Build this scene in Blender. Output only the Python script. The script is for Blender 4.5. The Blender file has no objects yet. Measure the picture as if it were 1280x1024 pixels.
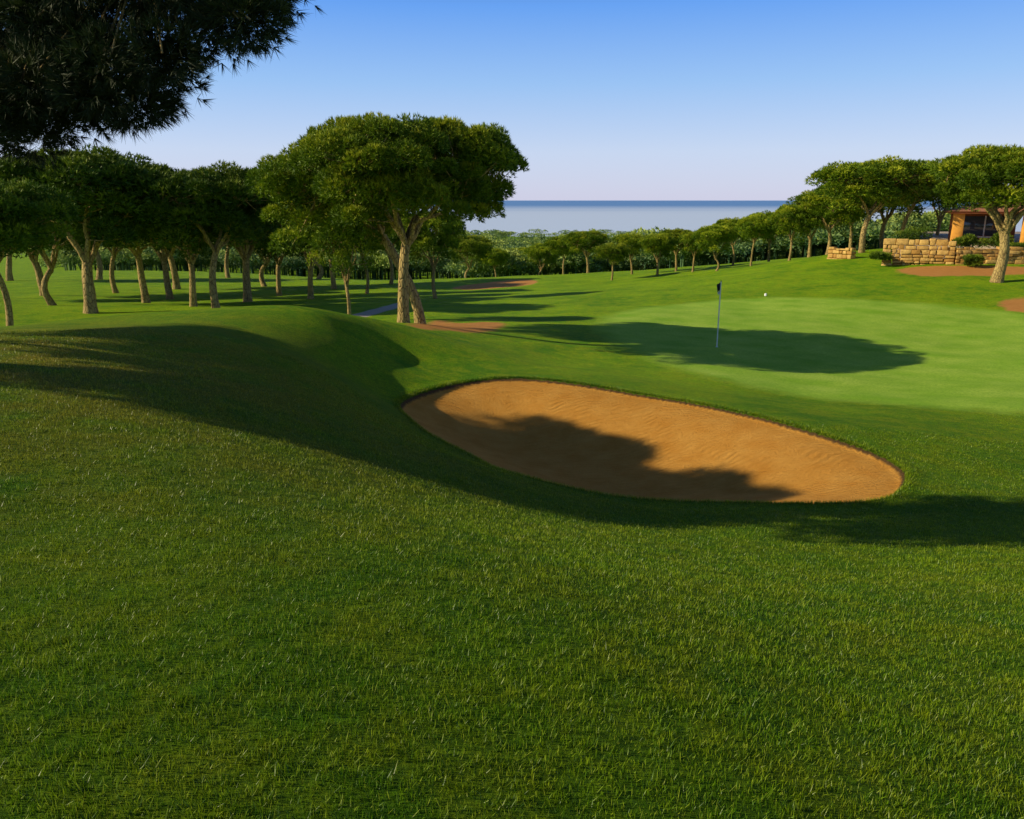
import bpy, math, random, numpy as np
from mathutils import Vector
rng=np.random.default_rng(7); random.seed(7)
EYE=1.7; F=1005.0; PITCH=math.atan(262/1005.0)
cp,sp=math.cos(PITCH),math.sin(PITCH)
SUN_EL=math.radians(26.5); SUN_PHI=math.radians(5)
scene=bpy.context.scene
# ---------------------------------------------------------------- site layout: image pixels with assumed depths, projected through the camera
def P(px,py,d):
    u=(px-640)/F; v=(512-py)/F; b=cp+v*sp; c=-sp+v*cp
    return (u/b*d,float(d),c/b*d+EYE)
C=[(500,450,20),(620,440,23),(430,425,18.8),(300,391,18.5),(400,392,20),(190,440,12.4),(230,500,8.5),(300,570,6.5),(430,610,6.3),(40,417,14),(100,420,13),
(130,405,17),(220,394,18.5),(350,390,19.5),(450,399,21.5),(515,409,23.5),(565,424,24.5),
(640,595,12),(530,540,14.5),(498,508,16.5),(620,474,18.6),(1133,595,12),(900,630,10.8),(1090,628,10.8),(1030,545,14),(850,503,16.8),(720,480,18.3),
(200,385,45),(60,385,45),(900,434,30),(700,455,24),(860,465,24),(1280,515,18),(1280,600,12.5),(1280,700,7),(1280,850,3.8),(1000,500,20),(1100,380,42),(1000,370,46),(800,400,37),(1280,400,37),(1280,350,48),(1180,330,55),(1040,318,68),(950,335,65),(880,345,72),(780,352,80),(700,365,65),(600,355,90),(560,375,55),(620,385,46),(500,403,29),(620,410,33),(450,385,45),(380,375,60),(100,378,60),(650,345,110)]
CW=[P(*c) for c in C]
CW+=[(-2.9,12.4,-1.35),(-3.8,15.2,-1.35),(-1.3,10.6,-1.55),(.2,10.3,-1.98),(0,0,0),(-5,0,.25),(5,0,-.5),(0,-6,.1),(-10,-6,.5),(10,-6,-1.1),(0,2,-.06),(0,4,-.3),(0,6,-.85),(0.2,8,-1.5),(3,4,-.75),(3,6.5,-1.5),(3,9,-2.0),(-4,4,-.1),(-9,7,0.0),(-12,12,-.5),(-10,19,-1.0),(-14,28,-3.3),(-4,31,-3.0),(-7,28,-2.8),(60,50,-1.5),(80,100,-3.),(-60,50,-4),(-80,100,-8),(30,20,-3),(20,8,-2.6),(0,150,-13.5),(0,300,-26),(200,300,-23),(-250,300,-23),(0,600,-34.5),(400,600,-34),(-500,600,-34),(0,900,-38.2),(800,900,-38),(-800,900,-38),(0,1100,-44),(1200,1100,-44),(-1200,1100,-44),(60,160,-10),(-60,160,-12)]
CW=np.array(CW,float)
def warp(x,y):
    y=np.maximum(y,-10.0); return np.stack([x/(y+15),np.log(y+15)],-1)
def K(a,b):
    r2=((a[:,None,:]-b[None])**2).sum(-1); return .5*r2*np.log(r2+1e-12)
A=warp(CW[:,0],CW[:,1]); n=len(A)
M=np.zeros((n+3,n+3)); M[:n,:n]=K(A,A)+np.eye(n)*5e-4; M[:n,n]=1; M[:n,n+1:]=A; M[n:,:n]=M[:n,n:].T
W=np.linalg.solve(M,np.r_[CW[:,2],0,0,0])
def H0(x,y):
    x=np.atleast_1d(np.float64(x)); y=np.atleast_1d(np.float64(y)); out=np.empty(len(x))
    for i in range(0,len(x),60000):
        q=warp(x[i:i+60000],y[i:i+60000]); out[i:i+60000]=K(q,A)@W[:n]+W[n]+q@W[n+1:]
    return out+.018*np.sin(x*1.3+y*.7)*np.cos(y*1.1-x*.4)+.05*np.sin(x*.55+1)*np.sin(y*.42)*np.clip((y-20)/8,0,1)
def G(px,py,mind=1.0):
    a,b,c=P(px,py,1.0); c-=EYE; t=np.concatenate([np.arange(mind,60,.05),np.arange(60,400,.5)])
    k=np.argmax(EYE+c*t<H0(a*t,t)); return (a*t[k],t[k])
def smooth(poly,k=6):
    p=np.array(poly); m=len(p); o=[]
    for i in range(m):
        a,b,c,d=p[i-1],p[i],p[(i+1)%m],p[(i+2)%m]
        for t in np.arange(k)/k: o.append(.5*((2*b)+(c-a)*t+(2*a-5*b+4*c-d)*t*t+(3*b-a-3*c+d)*t**3))
    return np.array(o)
def sdf(poly,x,y,pad=3.0):
    out=np.full(len(x),pad); lo=poly.min(0)-pad; hi=poly.max(0)+pad
    m=np.where((x>lo[0])&(x<hi[0])&(y>lo[1])&(y<hi[1]))[0]
    if len(m)==0: return out
    X=x[m];Y=y[m]; dm=np.full(len(m),1e9); ins=np.zeros(len(m),bool)
    for i in range(len(poly)):
        a=poly[i-1];b=poly[i];e=b-a; t=np.clip(((X-a[0])*e[0]+(Y-a[1])*e[1])/(e@e+1e-12),0,1)
        dm=np.minimum(dm,(X-a[0]-t*e[0])**2+(Y-a[1]-t*e[1])**2)
        c=((a[1]>Y)!=(b[1]>Y)); xi=(b[0]-a[0])*(Y-a[1])/(b[1]-a[1]+1e-12)+a[0]; ins^=c&(X<xi)
    s=np.sqrt(dm); out[m]=np.minimum(np.where(ins,-s,s),pad); return out
bunker=smooth([G(a,b,11.2 if a<700 else 9.5) for a,b in [(499,510),(515,497),(560,483),(610,475),(660,474),(720,480),(780,490),(860,503),(950,522),(1030,545),(1095,568),(1131,592),(1122,616),(1085,628),(1000,631),(900,630),(800,626),(720,614),(650,597),(590,571),(530,539)]],4)
green=smooth([G(a,b,14) for a,b in [(1180,511),(1080,503),(960,488),(860,465),(790,440),(755,420),(750,400),(800,385),(900,375),(1000,372),(1100,376),(1200,383),(1330,400),(1420,450),(1400,515),(1290,517)]],4)
soilA=smooth([G(a,b,25) for a,b in [(512,408),(540,402),(575,404),(625,403),(628,409),(600,416),(560,413)]],3)
soilB=smooth([G(a,b,22) for a,b in [(1120,338),(1160,333),(1285,334),(1300,341),(1200,345),(1150,345)]],3)
soilC=smooth([G(a,b,22) for a,b in [(1247,379),(1262,374),(1290,373),(1300,390),(1265,389)]],3)
soilD=smooth([G(a,b,60) for a,b in [(565,360),(620,352),(665,350),(665,356),(600,362)]],3)
path=smooth([G(a,b,27) for a,b in [(420,399),(470,386),(500,378),(500,384),(470,393),(440,401)]],3)
def Hs(x,y):
    x=np.atleast_1d(np.float64(x)); y=np.atleast_1d(np.float64(y))
    h=H0(x,y); s=sdf(bunker,x,y)
    t=np.clip(-s/.08,0,1); b=np.clip(-s/2.6,0,1); b=b*b*(3-2*b)
    h=h-.075*t-.50*b
    rim=np.exp(-((s-.12)/.15)**2)*.03
    return h+rim,s
def Z(x,y): return float(Hs(x,y)[0][0])
# ---------------------------------------------------------------- helpers
def mesh_np(name,verts,faces,attrs=None,smooth_=False):
    me=bpy.data.meshes.new(name); nv=len(verts); nf=len(faces); k=faces.shape[1]
    me.vertices.add(nv); me.vertices.foreach_set('co',np.ascontiguousarray(verts,np.float32).ravel())
    me.loops.add(nf*k); me.loops.foreach_set('vertex_index',np.ascontiguousarray(faces,np.int32).ravel())
    me.polygons.add(nf); me.polygons.foreach_set('loop_start',np.arange(0,nf*k,k,dtype=np.int32))
    try: me.polygons.foreach_set('loop_total',np.full(nf,k,np.int32))
    except Exception: pass
    if smooth_: me.polygons.foreach_set('use_smooth',np.ones(nf,bool))
    for a,v in (attrs or {}).items():
        at=me.attributes.new(a,'FLOAT','POINT'); at.data.foreach_set('value',np.ascontiguousarray(v,np.float32))
    me.update(calc_edges=True); return me
def obj(name,me,mat=None,parent=None,loc=None):
    o=bpy.data.objects.new(name,me); scene.collection.objects.link(o)
    if mat and len(me.materials)==0: me.materials.append(mat)
    if parent: o.parent=parent
    if loc is not None: o.location=loc
    return o
def empty(name,loc=(0,0,0)):
    o=bpy.data.objects.new(name,None); o.empty_display_size=.3; scene.collection.objects.link(o); o.location=loc; return o
class NT:
    def __init__(s,nt): s.nt=nt
    def n(s,t,ins=None,**kw):
        nd=s.nt.nodes.new(t)
        for k,v in kw.items(): setattr(nd,k,v)
        for k,v in (ins or {}).items():
            i=nd.inputs[k]
            if isinstance(v,bpy.types.NodeSocket): s.nt.links.new(v,i)
            else: i.default_value=v
        return nd
    def math(s,op,a,b=0.0,clamp=False):
        return s.n('ShaderNodeMath',{0:a,1:b},operation=op,use_clamp=clamp).outputs[0]
    def mix(s,fac,a,b,bt='MIX'):
        nd=s.nt.nodes.new('ShaderNodeMix'); nd.data_type='RGBA'; nd.blend_type=bt
        for i,v in ((0,fac),(6,a),(7,b)):
            if isinstance(v,bpy.types.NodeSocket): s.nt.links.new(v,nd.inputs[i])
            else: nd.inputs[i].default_value=v if i==0 or len(v)==4 else (*v,1)
        return nd.outputs[2]
    def noise(s,vec,scale,detail=3,rough=.5):
        return s.n('ShaderNodeTexNoise',{'Vector':vec,'Scale':scale,'Detail':detail,'Roughness':rough}).outputs['Fac']
    def rmap(s,v,a,b,c=0.0,d=1.0):
        return s.n('ShaderNodeMapRange',{0:v,1:a,2:b,3:c,4:d}).outputs[0]
def newmat(name):
    m=bpy.data.materials.new(name); m.use_nodes=True; m.node_tree.nodes.clear(); t=NT(m.node_tree)
    t.out=t.n('ShaderNodeOutputMaterial'); return m,t
def finish(t,sh): t.nt.links.new(sh,t.out.inputs['Surface'])
def bsdf(t,col,rough=.8,spec=.3,**kw):
    ins={'Base Color':col if isinstance(col,bpy.types.NodeSocket) else (*col,1),'Roughness':rough,'Specular IOR Level':spec}
    ins.update(kw); return t.n('ShaderNodeBsdfPrincipled',ins).outputs[0]
def simple(name,col,rough=.7,var=.25,scale=8,bump=.0,spec=.3):
    m,t=newmat(name); pos=t.n('ShaderNodeNewGeometry').outputs['Position']
    nz=t.noise(pos,scale,4); f=t.rmap(nz,.3,.7,1-var,1+var)
    c=t.mix(1.0,(*col,1),t.n('ShaderNodeCombineColor',{0:f,1:f,2:f}).outputs[0],'MULTIPLY')
    kw={}
    if bump: kw['Normal']=t.n('ShaderNodeBump',{'Height':nz,'Strength':bump,'Distance':.05}).outputs[0]
    finish(t,bsdf(t,c,rough,spec,**kw)); return m
# shared lawn colour (same for the turf sheet and for the blades standing in it)
def lawn_colour(t,pos):
    big=t.noise(pos,.30,5,.65); mid=t.noise(pos,1.7,5,.7); fine=t.noise(pos,9,4,.65)
    c=t.mix(t.rmap(big,.38,.60),(.125,.325,.002),(.350,.560,.003))
    c=t.mix(t.rmap(mid,.42,.66,0,.75),c,(.52,.57,.006))
    c=t.mix(t.rmap(fine,.45,.72,0,.65),c,(.055,.17,.003))
    d=t.n('ShaderNodeVectorMath',{0:pos,1:(-7.0,10.0,-.5)},operation='DISTANCE').outputs['Value']
    dry=t.math('MULTIPLY',t.rmap(d,2.0,9.0,1,0),t.rmap(t.noise(pos,1.1,5,.7),.34,.56))
    return t.mix(t.math('MULTIPLY',dry,.9),c,(.60,.42,.035))
# ---------------------------------------------------------------- terrain
def axis(lo,hi,f0,f1,s0,gl,gr):
    a=list(np.arange(f0,f1,s0)); s=s0
    while a[-1]<hi: s*=1+gr; a.append(a[-1]+s)
    s=s0; b=[f0]
    while b[-1]>lo: s=min(s*(1+gl),60); b.append(b[-1]-s)
    return np.array(b[:0:-1]+a)
xs=axis(-1500,1500,-4,8,.085,.04,.04)
ys=axis(-25,1180,9.5,20,.085,.03,.0165)
nx,ny=len(xs),len(ys)
X,Y=np.meshgrid(xs,ys); X=X.ravel();Y=Y.ravel()
Zt,sdb=Hs(X,Y)
ii=(np.arange(ny-1)[:,None]*nx+np.arange(nx-1)[None]).ravel()
faces=np.stack([ii,ii+1,ii+nx+1,ii+nx],1)
soil=np.minimum.reduce([sdf(s,X,Y) for s in (soilA,soilB,soilC,soilD)])
me=mesh_np('ground',np.stack([X,Y,Zt],1),faces,{'sd_sand':sdb,'sd_green':sdf(green,X,Y),'sd_soil':soil,'sd_path':sdf(path,X,Y)},True)
m,t=newmat('turf_and_sand'); pos=t.n('ShaderNodeNewGeometry').outputs['Position']
at=lambda nme:t.n('ShaderNodeAttribute',attribute_name=nme).outputs['Fac']
col=lawn_colour(t,pos)
# shade between blades is put into the turf colour, heaviest in the near semi-rough
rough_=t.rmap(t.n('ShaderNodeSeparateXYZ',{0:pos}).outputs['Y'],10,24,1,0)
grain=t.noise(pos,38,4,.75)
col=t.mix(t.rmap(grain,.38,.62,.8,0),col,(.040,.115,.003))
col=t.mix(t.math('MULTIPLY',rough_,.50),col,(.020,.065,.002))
gn=t.noise(pos,.55,4,.6)
gcol=t.mix(t.rmap(gn,.35,.65),(.23,.42,.020),(.40,.55,.060))
xy=t.n('ShaderNodeVectorMath',{0:pos,1:(.62,.785,0)},operation='DOT_PRODUCT').outputs['Value']
band=t.math('SINE',t.math('MULTIPLY',xy,3.1)); gcol=t.mix(t.rmap(band,-.6,.6,.0,.13),gcol,(.54,.64,.12))
gcol=t.mix(t.rmap(t.noise(pos,14,5,.85),.42,.60,0,.65),gcol,(.14,.29,.012))
wob=t.math('MULTIPLY',t.math('SUBTRACT',t.noise(pos,1.3,4,.6),.5),1.3)
gm=t.rmap(t.math('ADD',at('sd_green'),wob),-.6,.5,1,0)
col=t.mix(gm,col,gcol)
sm=t.rmap(t.math('ADD',at('sd_soil'),t.math('MULTIPLY',wob,.9)),-.2,.2,1,0)
scol=t.mix(t.noise(pos,3,5,.7),(.44,.17,.04),(.64,.31,.085))
col=t.mix(sm,col,scol)
col=t.mix(t.rmap(at('sd_path'),-.08,.08,1,0),col,(.42,.38,.30))
# sand
sw=t.noise(pos,2.2,4,.6); sf=t.noise(pos,60,3,.8)
sand=t.mix(t.rmap(sw,.3,.7),(.68,.30,.045),(.82,.42,.088))
sand=t.mix(t.rmap(sf,.35,.7,.4,0),sand,(.46,.18,.028))
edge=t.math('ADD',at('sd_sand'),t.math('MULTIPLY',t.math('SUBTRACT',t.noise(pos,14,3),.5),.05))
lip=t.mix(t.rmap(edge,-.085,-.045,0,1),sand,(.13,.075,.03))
smask=t.rmap(edge,-.02,.01,1,0)
col=t.mix(smask,col,lip)
wp=t.n('ShaderNodeVectorMath',{0:pos,1:(-4,-7,0)},operation='ADD').outputs[0]
rk=t.n('ShaderNodeTexWave',{'Vector':wp,'Scale':2.6,'Distortion':16.0,'Detail':3.0,'Detail Scale':.35},wave_type='RINGS').outputs['Fac']
rkm=t.rmap(t.noise(pos,.9,2),.30,.50)
hs=t.math('ADD',t.math('MULTIPLY',t.math('MULTIPLY',rk,rkm),.032),t.math('MULTIPLY',t.noise(pos,20,5,.8),.085))
hg=t.math('MULTIPLY',t.noise(pos,26,5,.85),.065)
hg2=t.math('MULTIPLY',hg,t.math('SUBTRACT',1.0,t.math('MULTIPLY',gm,.65)))
hh=t.n('ShaderNodeMix',{0:smask,2:hg2,3:hs}).outputs[0]
bp=t.n('ShaderNodeBump',{'Height':hh,'Strength':.9,'Distance':1.0}).outputs[0]
finish(t,bsdf(t,col,.9,.1,Normal=bp))
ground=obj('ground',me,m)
# ---------------------------------------------------------------- grass blades
def blades(x,y,length,width,name,mat,lean=.5):
    N=len(x); z,s=Hs(x,y)
    th=rng.uniform(0,2*np.pi,N); L=length*rng.uniform(.5,1.35,N)
    w=width*rng.uniform(.7,1.3,N)
    ta=rng.uniform(0,2*np.pi,N); tl=rng.uniform(0,lean,N)*L
    base=np.stack([x,y,z-.004],1)
    side=np.stack([np.cos(th),np.sin(th),0*th],1)*w[:,None]*.5
    tip=base+np.stack([np.cos(ta)*tl,np.sin(ta)*tl,np.sqrt(np.maximum(L*L-tl*tl,1e-6))],1)
    V=np.stack([base-side,base+side,tip],1).reshape(-1,3)
    r=rng.uniform(0,1,N); hgt=np.tile([0,0,1.0],N)
    return obj(name,mesh_np(name,V,np.arange(3*N).reshape(-1,3),{'rnd':np.repeat(r,3),'hgt':hgt}),mat)
mb,t=newmat('grass_blade'); pos=t.n('ShaderNodeNewGeometry').outputs['Position']
c=lawn_colour(t,pos); r=t.n('ShaderNodeAttribute',attribute_name='rnd').outputs['Fac']; hg=t.n('ShaderNodeAttribute',attribute_name='hgt').outputs['Fac']
c=t.mix(t.rmap(r,.68,1,0,.85),c,(.64,.74,.06)); c=t.mix(t.rmap(hg,0,.8,.94,0),c,(.008,.030,.002))  # roots darkened: blade colour carries the shade low in the grass
c=t.mix(t.rmap(r,0,.5,.8,0),c,(.025,.11,.003))
s1=bsdf(t,c,.42,.4); s2=t.n('ShaderNodeBsdfTranslucent',{'Color':c}).outputs[0]
finish(t,t.n('ShaderNodeMixShader',{0:.3,1:s1,2:s2}).outputs[0])
def D(y): return 13500*np.where(y<3,1,(3/np.maximum(y,.1))**1.6)
yy=np.linspace(.2,15,800); wd=1.42*yy+1.1; dens=D(yy)*wd; cdf=np.cumsum(dens)*(yy[1]-yy[0]); N=int(cdf[-1])
nt=N//6; yc=np.interp(rng.uniform(0,cdf[-1],nt),cdf,yy); xc=rng.uniform(-.5,.5,nt)*(1.42*yc+1.1)
sp_=.011+.0035*yc
y=np.repeat(yc,6)+rng.normal(0,1,nt*6)*np.repeat(sp_,6); x=np.repeat(xc,6)+rng.normal(0,1,nt*6)*np.repeat(sp_,6)
tl_=np.repeat(rng.uniform(.7,1.3,nt),6)
s=sdf(bunker,x,y,1.0); keep=(s>.01)&(sdf(green,x,y,1.0)>.1); x=x[keep];y=y[keep]; tl_=tl_[keep]
clump=tl_*(.78+.42*(.5+.5*np.sin(x*9+3*np.sin(y*7+x*2))*np.cos(y*11+2*np.sin(x*5))))
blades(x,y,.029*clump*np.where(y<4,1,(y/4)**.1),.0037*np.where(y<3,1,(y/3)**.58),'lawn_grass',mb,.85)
seg=np.roll(bunker,-1,0)-bunker; ln=np.hypot(*seg.T); cum=np.r_[0,np.cumsum(ln)]
N=34000; u=rng.uniform(0,cum[-1],N); k=np.searchsorted(cum,u)-1; tt=(u-cum[k])/ln[k]
pt=bunker[k]+seg[k]*tt[:,None]; pt+=rng.normal(0,.07,(N,2)); s=sdf(bunker,pt[:,0],pt[:,1],1.0); pt=pt[(s>-.012)]
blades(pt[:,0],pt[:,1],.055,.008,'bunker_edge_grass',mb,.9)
# ---------------------------------------------------------------- trees
def tube(pts,rad,ns=8):
    pts=np.array(pts,float); k=len(pts); V=[];Fc=[]
    tg=np.gradient(pts,axis=0); tg/=np.linalg.norm(tg,axis=1)[:,None]+1e-9
    for i in range(k):
        a=np.cross(tg[i],[.31,.95,.1]); a/=np.linalg.norm(a)+1e-9; b=np.cross(tg[i],a)
        an=np.arange(ns)*2*np.pi/ns; rr=rad[i]*(1+.10*np.sin(an*3+i*1.3))
        V.append(pts[i]+np.outer(np.cos(an)*rr,a)+np.outer(np.sin(an)*rr,b))
    V=np.concatenate(V)
    for i in range(k-1):
        for j in range(ns):
            a=i*ns+j;b=i*ns+(j+1)%ns; Fc.append((a,b,b+ns,a+ns))
    return V,np.array(Fc)
def join(parts):
    V=[];Fc=[];o=0
    for v,f in parts: V.append(v);Fc.append(f+o);o+=len(v)
    return np.concatenate(V),np.concatenate(Fc)
def bez(a,b,c,k): 
    t=np.linspace(0,1,k)[:,None]; return (1-t)**2*a+2*t*(1-t)*b+t*t*c
def needles(cent,prad,ntuft,L,w,nn,rg,squash=.72,up=.35,low=-.45,spread=.55):
    npf=len(cent); c=np.repeat(cent,ntuft,0); pr=np.repeat(prad,ntuft)
    d=rg.normal(size=(npf*ntuft,3)); d/=np.linalg.norm(d,axis=1)[:,None]
    fl=d[:,2]<low; d[fl,2]*=-1
    r=pr*(1.06-.40*rg.uniform(0,1,len(pr))**1.7)
    p=c+d*r[:,None]*np.array([1,1,squash])
    ax=d+np.array([0,0,up]); ax/=np.linalg.norm(ax,axis=1)[:,None]
    dz=np.repeat(d[:,2],nn*3)
    p=np.repeat(p,nn,0); ax=np.repeat(ax,nn,0)
    nd=ax+rg.normal(size=p.shape)*spread; nd/=np.linalg.norm(nd,axis=1)[:,None]
    sd=np.cross(nd,rg.normal(size=p.shape)); sd/=np.linalg.norm(sd,axis=1)[:,None]
    LL=L*rg.uniform(.6,1.2,len(p))[:,None]
    V=np.stack([p-sd*w*.5,p+sd*w*.5,p+nd*LL],1).reshape(-1,3)
    # sunlit tops paler, shaded undersides darker: light is put into the tuft colour
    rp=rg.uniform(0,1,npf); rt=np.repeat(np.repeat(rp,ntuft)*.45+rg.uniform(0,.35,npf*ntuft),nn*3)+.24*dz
    return V,np.clip(rt,0,1)
def pine(rg,H,fork,R,ht,hb,npuff,pr,ntuft,L,w,nn,off=(0,0),r0=.3,nlimb=7,squash=.78,low=-.45,sides=10,Ry=None,spread=.5,topf=.55,bend=.15,pw=3.6,zj=.26,rimv=1.0):
    Ry=Ry or R; zc=H-ht; off=np.array([off[0],off[1],0.])
    ph=rg.uniform(0,6.28,4)
    def rim(th): return 1+rimv*(.10*np.sin(2*th+ph[0])+.09*np.sin(3*th+ph[1])+.08*np.sin(5*th+ph[2]))
    i=np.arange(npuff); ntop=int(npuff*topf)
    rho=np.where(i<ntop,np.sqrt((i+.5)/ntop),np.sqrt(rg.uniform(.25,1,npuff)))
    th=i*2.39996+rg.normal(0,.2,npuff); rho=np.clip(rho+rg.normal(0,.05,npuff),0,1.02)
    lowz=rg.uniform(0,1,npuff)
    rr=rim(th)*rho*.88*np.where(i<ntop,1,1-.25*lowz)
    dome=np.sqrt(np.clip(1-(rho*.94)**pw,0,1))
    z=np.where(i<ntop,zc+ht*dome*rg.uniform(1.04-zj,1.04,npuff)-pr*.6,zc+.45*ht-(hb+.45*ht)*lowz*(.55+.45*np.sin(th*2+ph[3])**2))
    cent=np.stack([np.cos(th)*rr*R,np.sin(th)*rr*Ry,z],1)+off
    prad=pr*rg.uniform(.6,1.35,npuff)
    FV,fr=needles(cent,prad,ntuft,L,w,nn,rg,squash=squash,low=low,spread=spread)
    parts=[]; fk=np.array([off[0]*.45,off[1]*.45,fork])
    mid=np.array([off[0]*.05+rg.normal(0,bend),rg.normal(0,bend),fork*.5])
    tp=bez(np.zeros(3),mid,fk,7); tp[0,2]=-.25
    parts.append(tube(tp,np.linspace(r0*1.12,r0*.78,7)*np.r_[1.25,1,1,1,1,1,1.08],sides))
    nodes=[]
    for k in range(nlimb):
        a=k*2*np.pi/nlimb+rg.uniform(-.35,.35); q=rg.uniform(.40,.78)
        tgt=off+np.array([np.cos(a)*R*q,np.sin(a)*Ry*q,zc+ht*.25*rg.uniform(-.6,1.6)])
        c1=fk+(tgt-fk)*np.array([.35,.35,.55])+np.array([0,0,.2])
        q2=fk-np.array([0,0,rg.uniform(0,.10)*fork])
        b=bez(q2,c1,tgt,8); b[2:-1]+=rg.normal(0,.02*R,(5,3)); parts.append(tube(b,np.linspace(r0*.52,r0*.13,8),7)); nodes.append(b[2:])
    nodes=np.concatenate(nodes)
    for c in cent:
        j=np.argmin(((nodes-c)**2).sum(1)+np.where(nodes[:,2]>c[2],1,0)); s=nodes[j]
        b=bez(s,(s+c)/2+np.array([0,0,-.12]),c,4); parts.append(tube(b,np.linspace(r0*.15,r0*.05,4),5))
    WV,WF=join(parts); return FV,fr,WV,WF
def foliage_mat(name,dark,light,trans=.2,bright=(.60,.58,.03)):
    m,t=newmat(name); r=t.n('ShaderNodeAttribute',attribute_name='rnd').outputs['Fac']
    oi=t.n('ShaderNodeObjectInfo').outputs['Random']
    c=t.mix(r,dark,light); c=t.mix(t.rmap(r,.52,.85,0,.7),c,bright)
    f=t.rmap(oi,0,1,.8,1.15); c=t.mix(1.0,c,t.n('ShaderNodeCombineColor',{0:f,1:f,2:f}).outputs[0],'MULTIPLY')
    s1=bsdf(t,c,.6,.25); s2=t.n('ShaderNodeBsdfTranslucent',{'Color':c}).outputs[0]
    finish(t,t.n('ShaderNodeMixShader',{0:trans,1:s1,2:s2}).outputs[0]); return m
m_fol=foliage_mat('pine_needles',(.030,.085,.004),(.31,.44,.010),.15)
m_fol_dark=foliage_mat('pine_needles_in_shade',(.025,.070,.005),(.16,.25,.010),.12,(.28,.33,.02))  # shaded copy of the needles: the grove's shade is in the colour
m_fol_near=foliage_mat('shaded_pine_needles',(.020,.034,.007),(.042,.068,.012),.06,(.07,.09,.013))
m_far=foliage_mat('distant_foliage',(.06,.13,.055),(.28,.37,.075),.2,(.42,.47,.09))  # bluish distance haze is mixed into these leaf colours
mw,t=newmat('pine_bark'); g=t.n('ShaderNodeTexCoord').outputs['Object']
mp=t.n('ShaderNodeMapping',{'Vector':g,'Scale':(1,1,.35)}).outputs[0]
vo=t.n('ShaderNodeTexVoronoi',{'Vector':mp,'Scale':9.0},feature='DISTANCE_TO_EDGE').outputs['Distance']
c=t.mix(t.noise(g,2.5,4),(.24,.15,.06),(.66,.48,.19)); c=t.mix(t.rmap(vo,0,.09,.8,0),c,(.06,.035,.02))
bp=t.n('ShaderNodeBump',{'Height':t.rmap(vo,0,.15),'Strength':.7,'Distance':.04}).outputs[0]
finish(t,bsdf(t,c,.9,.1,Normal=bp))
def place_pine(x,y,data,rot=0,scale=1,z=None,mats=(m_fol,mw),name='stone_pine'):
    e=empty(name,(x,y,(Z(x,y) if z is None else z)-.03)); e.rotation_euler[2]=rot
    e.scale=(scale,)*3 if not hasattr(scale,'__len__') else scale
    a=obj('foliage',data[0],mats[0],e); b=obj('trunk',data[1],mats[1],e); return e
def build(rg,**k):
    FV,fr,WV,WF=pine(rg,**k)
    return mesh_np('foliage',FV,np.arange(len(FV)).reshape(-1,3),{'rnd':fr}),mesh_np('trunk',WV,WF,None,True)
rg=np.random.default_rng(3)
# main pair of pines
b1=P(505,403,28.5)
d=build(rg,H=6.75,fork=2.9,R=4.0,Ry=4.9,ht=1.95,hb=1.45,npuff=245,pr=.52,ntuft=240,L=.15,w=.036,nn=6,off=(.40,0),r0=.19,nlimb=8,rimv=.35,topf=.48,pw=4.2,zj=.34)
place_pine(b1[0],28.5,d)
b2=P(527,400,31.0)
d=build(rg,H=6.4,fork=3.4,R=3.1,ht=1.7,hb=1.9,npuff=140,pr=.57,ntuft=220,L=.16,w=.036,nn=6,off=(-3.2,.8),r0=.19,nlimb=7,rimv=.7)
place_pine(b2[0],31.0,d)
# generic pines: six shapes reused
protos=[]
for i in range(6):
    protos.append(build(rg,H=8.0,fork=[2.6,3.3,2.9,3.7,2.3,3.1][i],R=3.8+.25*(i%3),ht=2.2,hb=[2.3,1.9,2.6,1.6,2.4,2.2][i],npuff=130,pr=.80,ntuft=120,L=.25,w=.070,nn=5,off=(rg.uniform(-.9,.9),rg.uniform(-.8,.8)),r0=[.24,.19,.22,.18,.2,.25][i],nlimb=[6,5,7,5,6,8][i],bend=[.15,.4,.25,.3,.45,.1][i],zj=.34,rimv=.8))
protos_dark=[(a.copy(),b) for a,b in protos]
def std(px,d,h,i,rot=0,wide=1.0,py=400,dark=False):
    x,y,_=P(px,py,d); s=h/8.0
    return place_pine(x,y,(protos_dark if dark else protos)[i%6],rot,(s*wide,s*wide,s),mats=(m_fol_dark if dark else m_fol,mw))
# left grove
for k,(px,d,h,wd) in enumerate([(115,42,8.0,1.25),(272,44,7.4,1.1),(243,47,6.9,1.0),(8,31,5.8,.95),(437,37,5.4,.65),(312,55,7.4,1.15),(390,64,7.4,1.0),(185,56,8.0,1.25),(545,58,6.0,.8),(420,84,9,1.2),(335,90,9,1.2),(225,84,9,1.2),(60,70,8.8,1.2),(490,94,8,1.1),(130,105,10,1.3),(290,115,10,1.3),(400,115,9,1.3),(-20,62,8.0,1.1),(20,100,10,1.2),(150,76,8.6,1.1),(352,72,7.8,1.0),(460,74,7,.9),(70,50,7.8,1.0),(215,66,8.2,1.0)]):
    std(px,d,h,k,k*1.7,wd,400,px<430)
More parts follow.
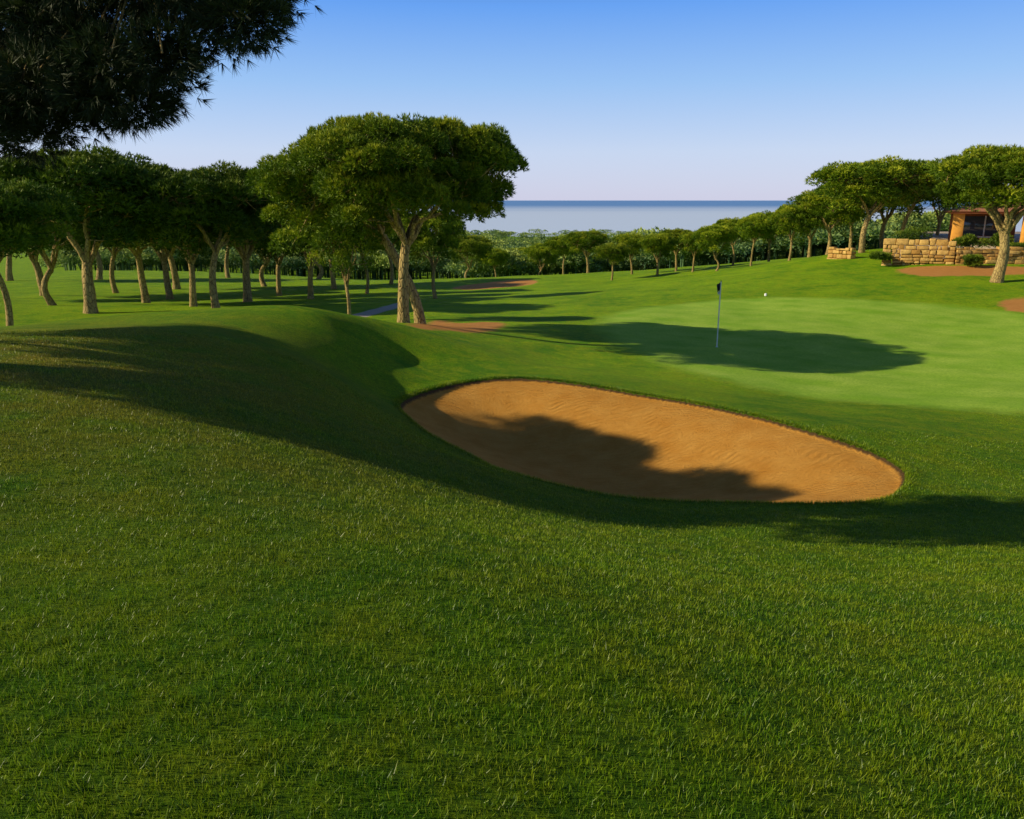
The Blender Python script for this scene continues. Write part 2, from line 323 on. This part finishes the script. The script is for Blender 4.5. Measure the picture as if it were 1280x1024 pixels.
# right ridge
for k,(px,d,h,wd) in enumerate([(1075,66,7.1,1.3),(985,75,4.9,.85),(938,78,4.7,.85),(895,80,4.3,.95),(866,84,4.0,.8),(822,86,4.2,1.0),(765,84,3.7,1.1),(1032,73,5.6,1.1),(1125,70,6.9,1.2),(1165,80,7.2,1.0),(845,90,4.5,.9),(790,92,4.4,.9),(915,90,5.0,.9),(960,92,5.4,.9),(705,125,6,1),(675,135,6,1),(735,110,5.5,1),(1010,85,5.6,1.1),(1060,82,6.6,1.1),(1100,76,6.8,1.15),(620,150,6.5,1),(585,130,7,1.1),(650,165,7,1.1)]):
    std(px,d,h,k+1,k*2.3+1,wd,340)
bx=P(1247,338,48)
d=build(rg,H=7.6,fork=2.8,R=4.5,ht=2.2,hb=1.4,npuff=190,pr=.7,ntuft=150,L=.22,w=.052,nn=6,off=(.2,0),r0=.30,nlimb=8,rimv=.5,zj=.34)
place_pine(bx[0],48,d)
# tall pine on the left whose drooping boughs reach across the top of the view
TX,TY=-9.6,9.0; TZ=Z(TX,TY)
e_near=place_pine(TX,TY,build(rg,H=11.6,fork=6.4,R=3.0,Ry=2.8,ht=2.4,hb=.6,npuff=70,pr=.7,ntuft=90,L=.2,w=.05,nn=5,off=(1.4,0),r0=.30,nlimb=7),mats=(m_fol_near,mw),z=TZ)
def boughs(rg,np_):
    cs=[]
    while len(cs)<np_:
        y=rg.uniform(7.2,9.8); k=y/8.5; xk=rg.uniform(-5.9,-2.1); x=xk*k
        zl=np.interp(xk,[-6.3,-5.0,-4.4,-3.8,-3.2,-2.7,-2.2],[2.50,2.35,2.38,2.68,2.96,3.28,3.72])
        zl+=.16*math.sin(x*5+y*2); z=zl+(rg.uniform(0,1)**1.4)*2.0
        if math.sin(x*3.1+1)*math.sin(z*4.3+y*1.7)<-.5: continue
        cs.append((x,y,1.7+(z-1.7)*k))
    return np.array(cs)
bc=boughs(rg,195); bl=bc-np.array([TX,TY,TZ-.03])
FV,fr=needles(bl,.31*rg.uniform(.6,1.35,len(bl)),100,.13,.0095,14,rg,squash=.75,low=-.95,spread=.45,up=.15)
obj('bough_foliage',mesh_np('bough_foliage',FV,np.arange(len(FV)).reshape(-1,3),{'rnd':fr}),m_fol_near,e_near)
parts=[];nodes=[]
for k in range(10):
    s0=np.array([.1,0,4.9+.3*(k%4)]); tg=bl[rg.integers(len(bl))]*1.0; tg[0]=rg.uniform(4.6,7.0)
    tg[2]=3.9+(tg[0]-4.6)*.2+rg.uniform(-.6,.6)
    b=bez(s0,(s0+tg)/2+np.array([0,0,.8]),tg,10); b[2:-1]+=rg.normal(0,.05,(7,3)); parts.append(tube(b,np.linspace(.12,.02,10),7)); nodes.append(b[3:])
nodes=np.concatenate(nodes)
for c in bl:
    j=np.argmin(((nodes-c)**2).sum(1)); s=nodes[j]; b=bez(s,(s+c)/2+np.array([0,0,.1]),c,5); parts.append(tube(b,np.linspace(.022,.008,5),5))
v,f=join(parts); obj('bough_limbs',mesh_np('bough_limbs',v,f,None,True),mw,e_near)
# slim pines added out of view, left, to shade slope and bunker
for (x,y,R,Ry,npf) in [(-16.2,8.2,2.0,1.7,90),(-17.2,10.7,2.1,2.0,110),(-19.4,13.4,2.2,2.1,110)]:
    zb=Z(x,y); d=build(rg,H=7.3-zb,fork=4.3-zb,R=R,Ry=Ry,ht=1.3,hb=.6,npuff=npf,pr=.45,ntuft=120,L=.16,w=.04,nn=5,off=(0,0),r0=.12,nlimb=6,rimv=.2)
    place_pine(x,y,d)
# distant woodland
def clump_proto(k,faces,rg,L,w):
    cs=np.stack([rg.normal(0,.38,k),rg.normal(0,.38,k),rg.uniform(.5,.82,k)],1)
    V,r=needles(cs,np.full(k,.30),faces//k,L,w,1,rg,squash=.6,low=-.6)
    tv,tf=tube([(0,0,-.1),(0,0,.6)],[.03,.02],4); tr=np.concatenate([tf[:,[0,1,2]],tf[:,[0,2,3]]])
    return np.concatenate([V,tv[tr].reshape(-1,3)]),np.concatenate([r,np.zeros(len(tr)*3)])
near_p=[clump_proto(12,1500,rg,.085,.06) for _ in range(3)]; far_p=[clump_proto(7,300,rg,.11,.10) for _ in range(4)]
VV=[];RR=[]
def addtree(x,y,s,pl,zz):
    V,r=pl[rg.integers(len(pl))]; a=rg.uniform(0,6.28); ca,sa=np.cos(a),np.sin(a)
    q=V*np.array([s*1.15,s*1.15,s]); q=np.stack([q[:,0]*ca-q[:,1]*sa,q[:,0]*sa+q[:,1]*ca,q[:,2]],1)
    VV.append(q+np.array([x,y,zz]));RR.append(np.clip(r+rg.uniform(-.28,.28),0,1))
cand=[]
for _ in range(2900):
    y=125*np.exp(rg.uniform(0,1)**.8*math.log(890/125)); x=rg.uniform(-.55,.55)*y
    if y<155 and -8<x<26: continue
    if x<-8 and y<190: continue
    cand.append((x,y))
ca_=np.array(cand); zs=H0(ca_[:,0],ca_[:,1])
for (x,y),zz in zip(cand,zs):
    addtree(x,y,rg.uniform(4.5,10) if y>200 else rg.uniform(4.5,7),near_p if y<230 else far_p,zz)
V=np.concatenate(VV); R_=np.concatenate(RR)
obj('distant_woodland',mesh_np('distant_woodland',V,np.arange(len(V)).reshape(-1,3),{'rnd':R_}),m_far)
# ---------------------------------------------------------------- sea
m,t=newmat('sea_water'); pos=t.n('ShaderNodeNewGeometry').outputs['Position']
py_=t.n('ShaderNodeSeparateXYZ',{0:pos}).outputs['Y']
st=t.n('ShaderNodeMapping',{'Vector':pos,'Scale':(.0002,.0014,.001)}).outputs[0]
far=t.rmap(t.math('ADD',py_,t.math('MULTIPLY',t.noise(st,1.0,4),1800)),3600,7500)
c=t.mix(far,(.62,.71,.86),(.12,.27,.56))  # paler inshore: sky reflection is put into the water colour
bpn=t.n('ShaderNodeBump',{'Height':t.noise(pos,.15,3),'Strength':.35,'Distance':1.0}).outputs[0]
finish(t,bsdf(t,c,.45,.35,Normal=bpn))
sv=np.array([(-60000,860,-40.6),(60000,860,-40.6),(60000,60000,-40.6),(-60000,60000,-40.6)],float)
obj('sea',mesh_np('sea',sv,np.array([[0,1,2,3]])),m)
# ---------------------------------------------------------------- flag
def box_parts(lst):
    parts=[]
    for (x0,x1,y0,y1,z0,z1) in lst:
        v=np.array([(x,y,z) for z in (z0,z1) for y in (y0,y1) for x in (x0,x1)],float)
        parts.append((v,np.array([(0,2,3,1),(4,5,7,6),(0,1,5,4),(2,6,7,3),(0,4,6,2),(1,3,7,5)])))
    return join(parts)
def bevel(o,w,s=2):
    b=o.modifiers.new('bevel','BEVEL'); b.width=w; b.segments=s
m_white=simple('white_paint',(.8,.8,.78),.4,.05); m_dark=simple('dark_cloth',(.02,.025,.05),.8,.2); m_flagw=simple('pale_cloth',(.7,.7,.68),.8,.1)
fx,fy=G(896,434,22); fz=Z(fx,fy); e=empty('golf_flagstick',(fx,fy,fz)); hgt=2.45*fy/30
v,f=tube([(0,0,-.1),(0,0,hgt*.5),(0,0,hgt)],[.024,.022,.019],10); obj('pole',mesh_np('pole',v,f,None,True),m_white,e)
v,f=tube([(0,0,hgt),(0,0,hgt+.03),(0,0,hgt+.045)],[.02,.02,.004],10); obj('pole_cap',mesh_np('cap',v,f,None,True),m_dark,e)
v,f=tube([(0,0,.012),(0,0,-.1)],[.054,.054],20); obj('cup',mesh_np('cup',v,f,None,True),m_white,e)
def cloth(z0,z1,wd,nm,mt,ph):
    U=14;T=12; vs=[];fs=[]
    for j in range(T+1):
        for i in range(U+1):
            a=i/U; b=j/T; w_=wd*(1-.35*b)
            vs.append((-.013-a*w_*.6,.035*math.sin(a*11+ph+b*1.2)*(.3+a),z0+(z1-z0)*b-.10*a*(1-b*.2)))
    for j in range(T):
        for i in range(U): k=j*(U+1)+i; fs.append((k,k+1,k+U+2,k+U+1))
    obj(nm,mesh_np(nm,np.array(vs),np.array(fs),None,True),mt,e)
cloth(hgt-.02,hgt-.30,.26,'flag_cloth',m_dark,0); cloth(hgt-.30,hgt-.42,.17,'flag_hem',m_flagw,0)
def marker(px,py,dd,h):
    x,y=G(px,py,dd); e=empty('course_marker',(x,y,Z(x,y)))
    v,f=tube([(0,0,-.05),(0,0,h*.8),(0,0,h)],[.07,.07,.03],10); obj('stake',mesh_np('stake',v,f,None,True),m_white,e)
marker(957,370,35,.15)
# ---------------------------------------------------------------- clubhouse terrace
m_stone,t=newmat('golden_stone'); g=t.n('ShaderNodeTexCoord').outputs['Object']
isl=t.n('ShaderNodeNewGeometry').outputs['Random Per Island']
c=t.mix(isl,(.46,.24,.06),(.78,.50,.16)); nz=t.noise(g,5,5,.7); c=t.mix(t.rmap(nz,.42,.68,0,.6),c,(.24,.13,.05))
finish(t,bsdf(t,c,.9,.1,Normal=t.n('ShaderNodeBump',{'Height':nz,'Strength':.6,'Distance':.08}).outputs[0]))
def stone_wall(p0,p1,ztop,zbot,th=.5,seed=1):
    r=random.Random(seed); p0=Vector(p0[:2]);p1=Vector(p1[:2]); dv=p1-p0; L=dv.length; lst=[]; z=zbot
    while z<ztop-.02:
        hh=min(r.uniform(.15,.34),ztop-z)
        if ztop-z-hh<.12: hh=ztop-z
        x=0
        while x<L-.01:
            w_=min(r.uniform(.22,.8),L-x)
            if L-x-w_<.2: w_=L-x
            j=r.uniform(-.07,.08); g_=r.uniform(.008,.02); zt=hh-g_+(r.uniform(-.10,.06) if z+hh>=ztop-.02 else 0)
            lst.append((x+g_,x+w_-g_,-th/2-j,th/2+j,z+g_,z+zt)); x+=w_
        z+=hh
    v,f=box_parts(lst); v=v+np.random.default_rng(seed).normal(0,.012,v.shape)
    e=obj('stone_wall',mesh_np('stone_wall',v,f),m_stone); e.location=(p0.x,p0.y,0); e.rotation_euler[2]=math.atan2(dv.y,dv.x)
    bevel(e,.05,2); return e
stone_wall((25.6,56.5),(29.6,54.6),-.85,-3.6,.6,1); stone_wall((29.6,54.6),(46,51.5),-1.35,-3.8,.6,2)
stone_wall(P(1036,330,63),P(1066,330,61),-1.8,-4.5,.5,3)
m_ter=simple('terrace_paving',(.36,.27,.19),.8,.2,2)
tv=[(26.6,57.0),(46,53),(80,90),(44,90)]
v=np.array([(x,y,z) for z in (-4.5,-1.65) for x,y in tv]); f=np.array([(3,2,1,0),(4,5,6,7),(0,1,5,4),(1,2,6,5),(2,3,7,6),(3,0,4,7)])
obj('terrace',mesh_np('terrace',v,f),m_ter)
m_or=simple('orange_stucco',(.70,.32,.05),.85,.15,3,.1); m_red=simple('terracotta_stucco',(.34,.12,.05),.85,.12,3,.1)
m_roof=simple('terracotta_tiles',(.38,.15,.07),.85,.35,6,.3)
m_gl,t=newmat('window_glass'); finish(t,bsdf(t,(.05,.07,.10),.08,.6))
m_fr=simple('white_frame',(.75,.76,.78),.5,.05)
e=empty('clubhouse',(33.4,62.5,-1.65)); e.rotation_euler[2]=-.42
def part(nm,lst,mt,bv=.02):
    v,f=box_parts(lst); o=obj(nm,mesh_np(nm,v,f),mt,e); bevel(o,bv,1)
part('columns',[(0,.75,0,.75,0,2.35),(4.6,5.3,0,.7,0,2.35),(9.0,9.7,0,.7,0,2.35)],m_or)
part('fascia',[(-.25,10.2,-.3,6.6,2.35,2.52)],m_red)
rv=np.array([(-.5,-.55,2.52),(10.45,-.55,2.52),(10.45,6.85,2.52),(-.5,6.85,2.52),(3.2,3.15,3.3),(6.75,3.15,3.3)])
me=bpy.data.meshes.new('roof'); me.from_pydata([tuple(q) for q in rv],[],[(0,3,2,1),(0,1,5,4),(1,2,5),(2,3,4,5),(3,0,4)]); obj('roof',me,m_roof,e)
part('back_wall',[(.1,4.7,4.3,4.6,0,2.34),(9.0,9.9,4.3,4.6,0,2.34),(4.7,9.0,4.3,4.6,2.2,2.34)],m_red)
part('side_wall',[(5.31,8.99,.3,.5,0,2.34)],m_red)
part('windows',[(1.0,4.2,4.24,4.28,.6,2.1),(5.9,8.2,.24,.28,.7,2.0)],m_gl,.005)
part('window_frames',[(x,x+.1,4.17,4.23,.5,2.15) for x in (.9,2.5,4.2)]+[(x,x+.1,.17,.23,.6,2.05) for x in (5.8,7,8.2)]+[(.9,4.3,4.12,4.16,.45,.55)],m_fr,.01)
def shrub(x,y,z,rx,ry,rz,nm='shrub'):
    k=12; cs=np.stack([rg.uniform(-1,1,k)*rx*.7,rg.uniform(-1,1,k)*ry*.7,rg.uniform(.2,.75,k)*rz],1)
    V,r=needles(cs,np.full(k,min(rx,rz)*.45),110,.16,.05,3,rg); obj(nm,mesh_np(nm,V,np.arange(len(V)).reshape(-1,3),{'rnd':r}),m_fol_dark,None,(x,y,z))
for i,(x,y,rx,rz) in enumerate([(28.0,57.2,1.2,1.6),(31.2,56.1,1.2,1.0),(33.6,57.5,1.2,1.1),(34.2,55.8,1.1,.5),(36.5,55.1,1.3,.8),(39,54.6,1.5,.7),(42,54.2,1.4,.7)]): shrub(x,y,-1.65,rx,.7,rz)
shrub(30.0,53.0,Z(30.0,53.0),.6,.5,.8); shrub(25.0,55.6,Z(25.0,55.6),.7,.6,1.1)
# ---------------------------------------------------------------- light and sky
w=bpy.data.worlds.new('World'); scene.world=w; w.use_nodes=True; t=NT(w.node_tree); w.node_tree.nodes.clear()
sky=t.n('ShaderNodeTexSky',sky_type='NISHITA',sun_disc=False,sun_elevation=SUN_EL,sun_rotation=math.radians(270)-SUN_PHI,altitude=0,air_density=1.0,dust_density=.4,ozone_density=2.0)
el=t.n('ShaderNodeSeparateXYZ',{0:t.n('ShaderNodeTexCoord').outputs['Generated']}).outputs['Z']
cr=t.n('ShaderNodeValToRGB',{0:t.rmap(el,-.02,.6)}); r=cr.color_ramp; r.elements[0].position=0; r.elements[0].color=(5.7,6.0,8.1,1)
r.elements[1].position=1; r.elements[1].color=(.35,.75,2.1,1)
for ps,cl in ((.035,(5.9,6.1,8.2,1)),(.12,(5.4,6.4,8.8,1)),(.24,(3.0,5.2,9.0,1)),(.37,(1.1,3.4,9.0,1)),(.44,(.6,1.4,3.6,1))):
    q=r.elements.new(ps); q.color=cl
mx=t.mix(.8,sky.outputs[0],cr.outputs[0])
bg=t.n('ShaderNodeBackground',{'Color':mx,'Strength':.11}); o=t.n('ShaderNodeOutputWorld',{'Surface':bg.outputs[0]})
sd=bpy.data.lights.new('sun','SUN'); sd.energy=5.0; sd.angle=math.radians(.5); sd.color=(1,.89,.60)
so=bpy.data.objects.new('sun',sd); scene.collection.objects.link(so); so.location=(-30,-5,20)
dv=Vector((math.cos(SUN_EL)*math.cos(SUN_PHI),math.cos(SUN_EL)*math.sin(SUN_PHI),-math.sin(SUN_EL)))
so.rotation_euler=dv.to_track_quat('-Z','Y').to_euler()
cam=bpy.data.cameras.new('camera'); co=bpy.data.objects.new('camera',cam); scene.collection.objects.link(co)
co.location=(0,0,EYE); co.rotation_euler=(math.pi/2-PITCH,0,0); cam.lens=36*F/1280; cam.sensor_width=36; cam.clip_start=.05; cam.clip_end=100000
scene.camera=co
scene.view_settings.view_transform='Standard'; scene.view_settings.look='None'; scene.view_settings.exposure=0
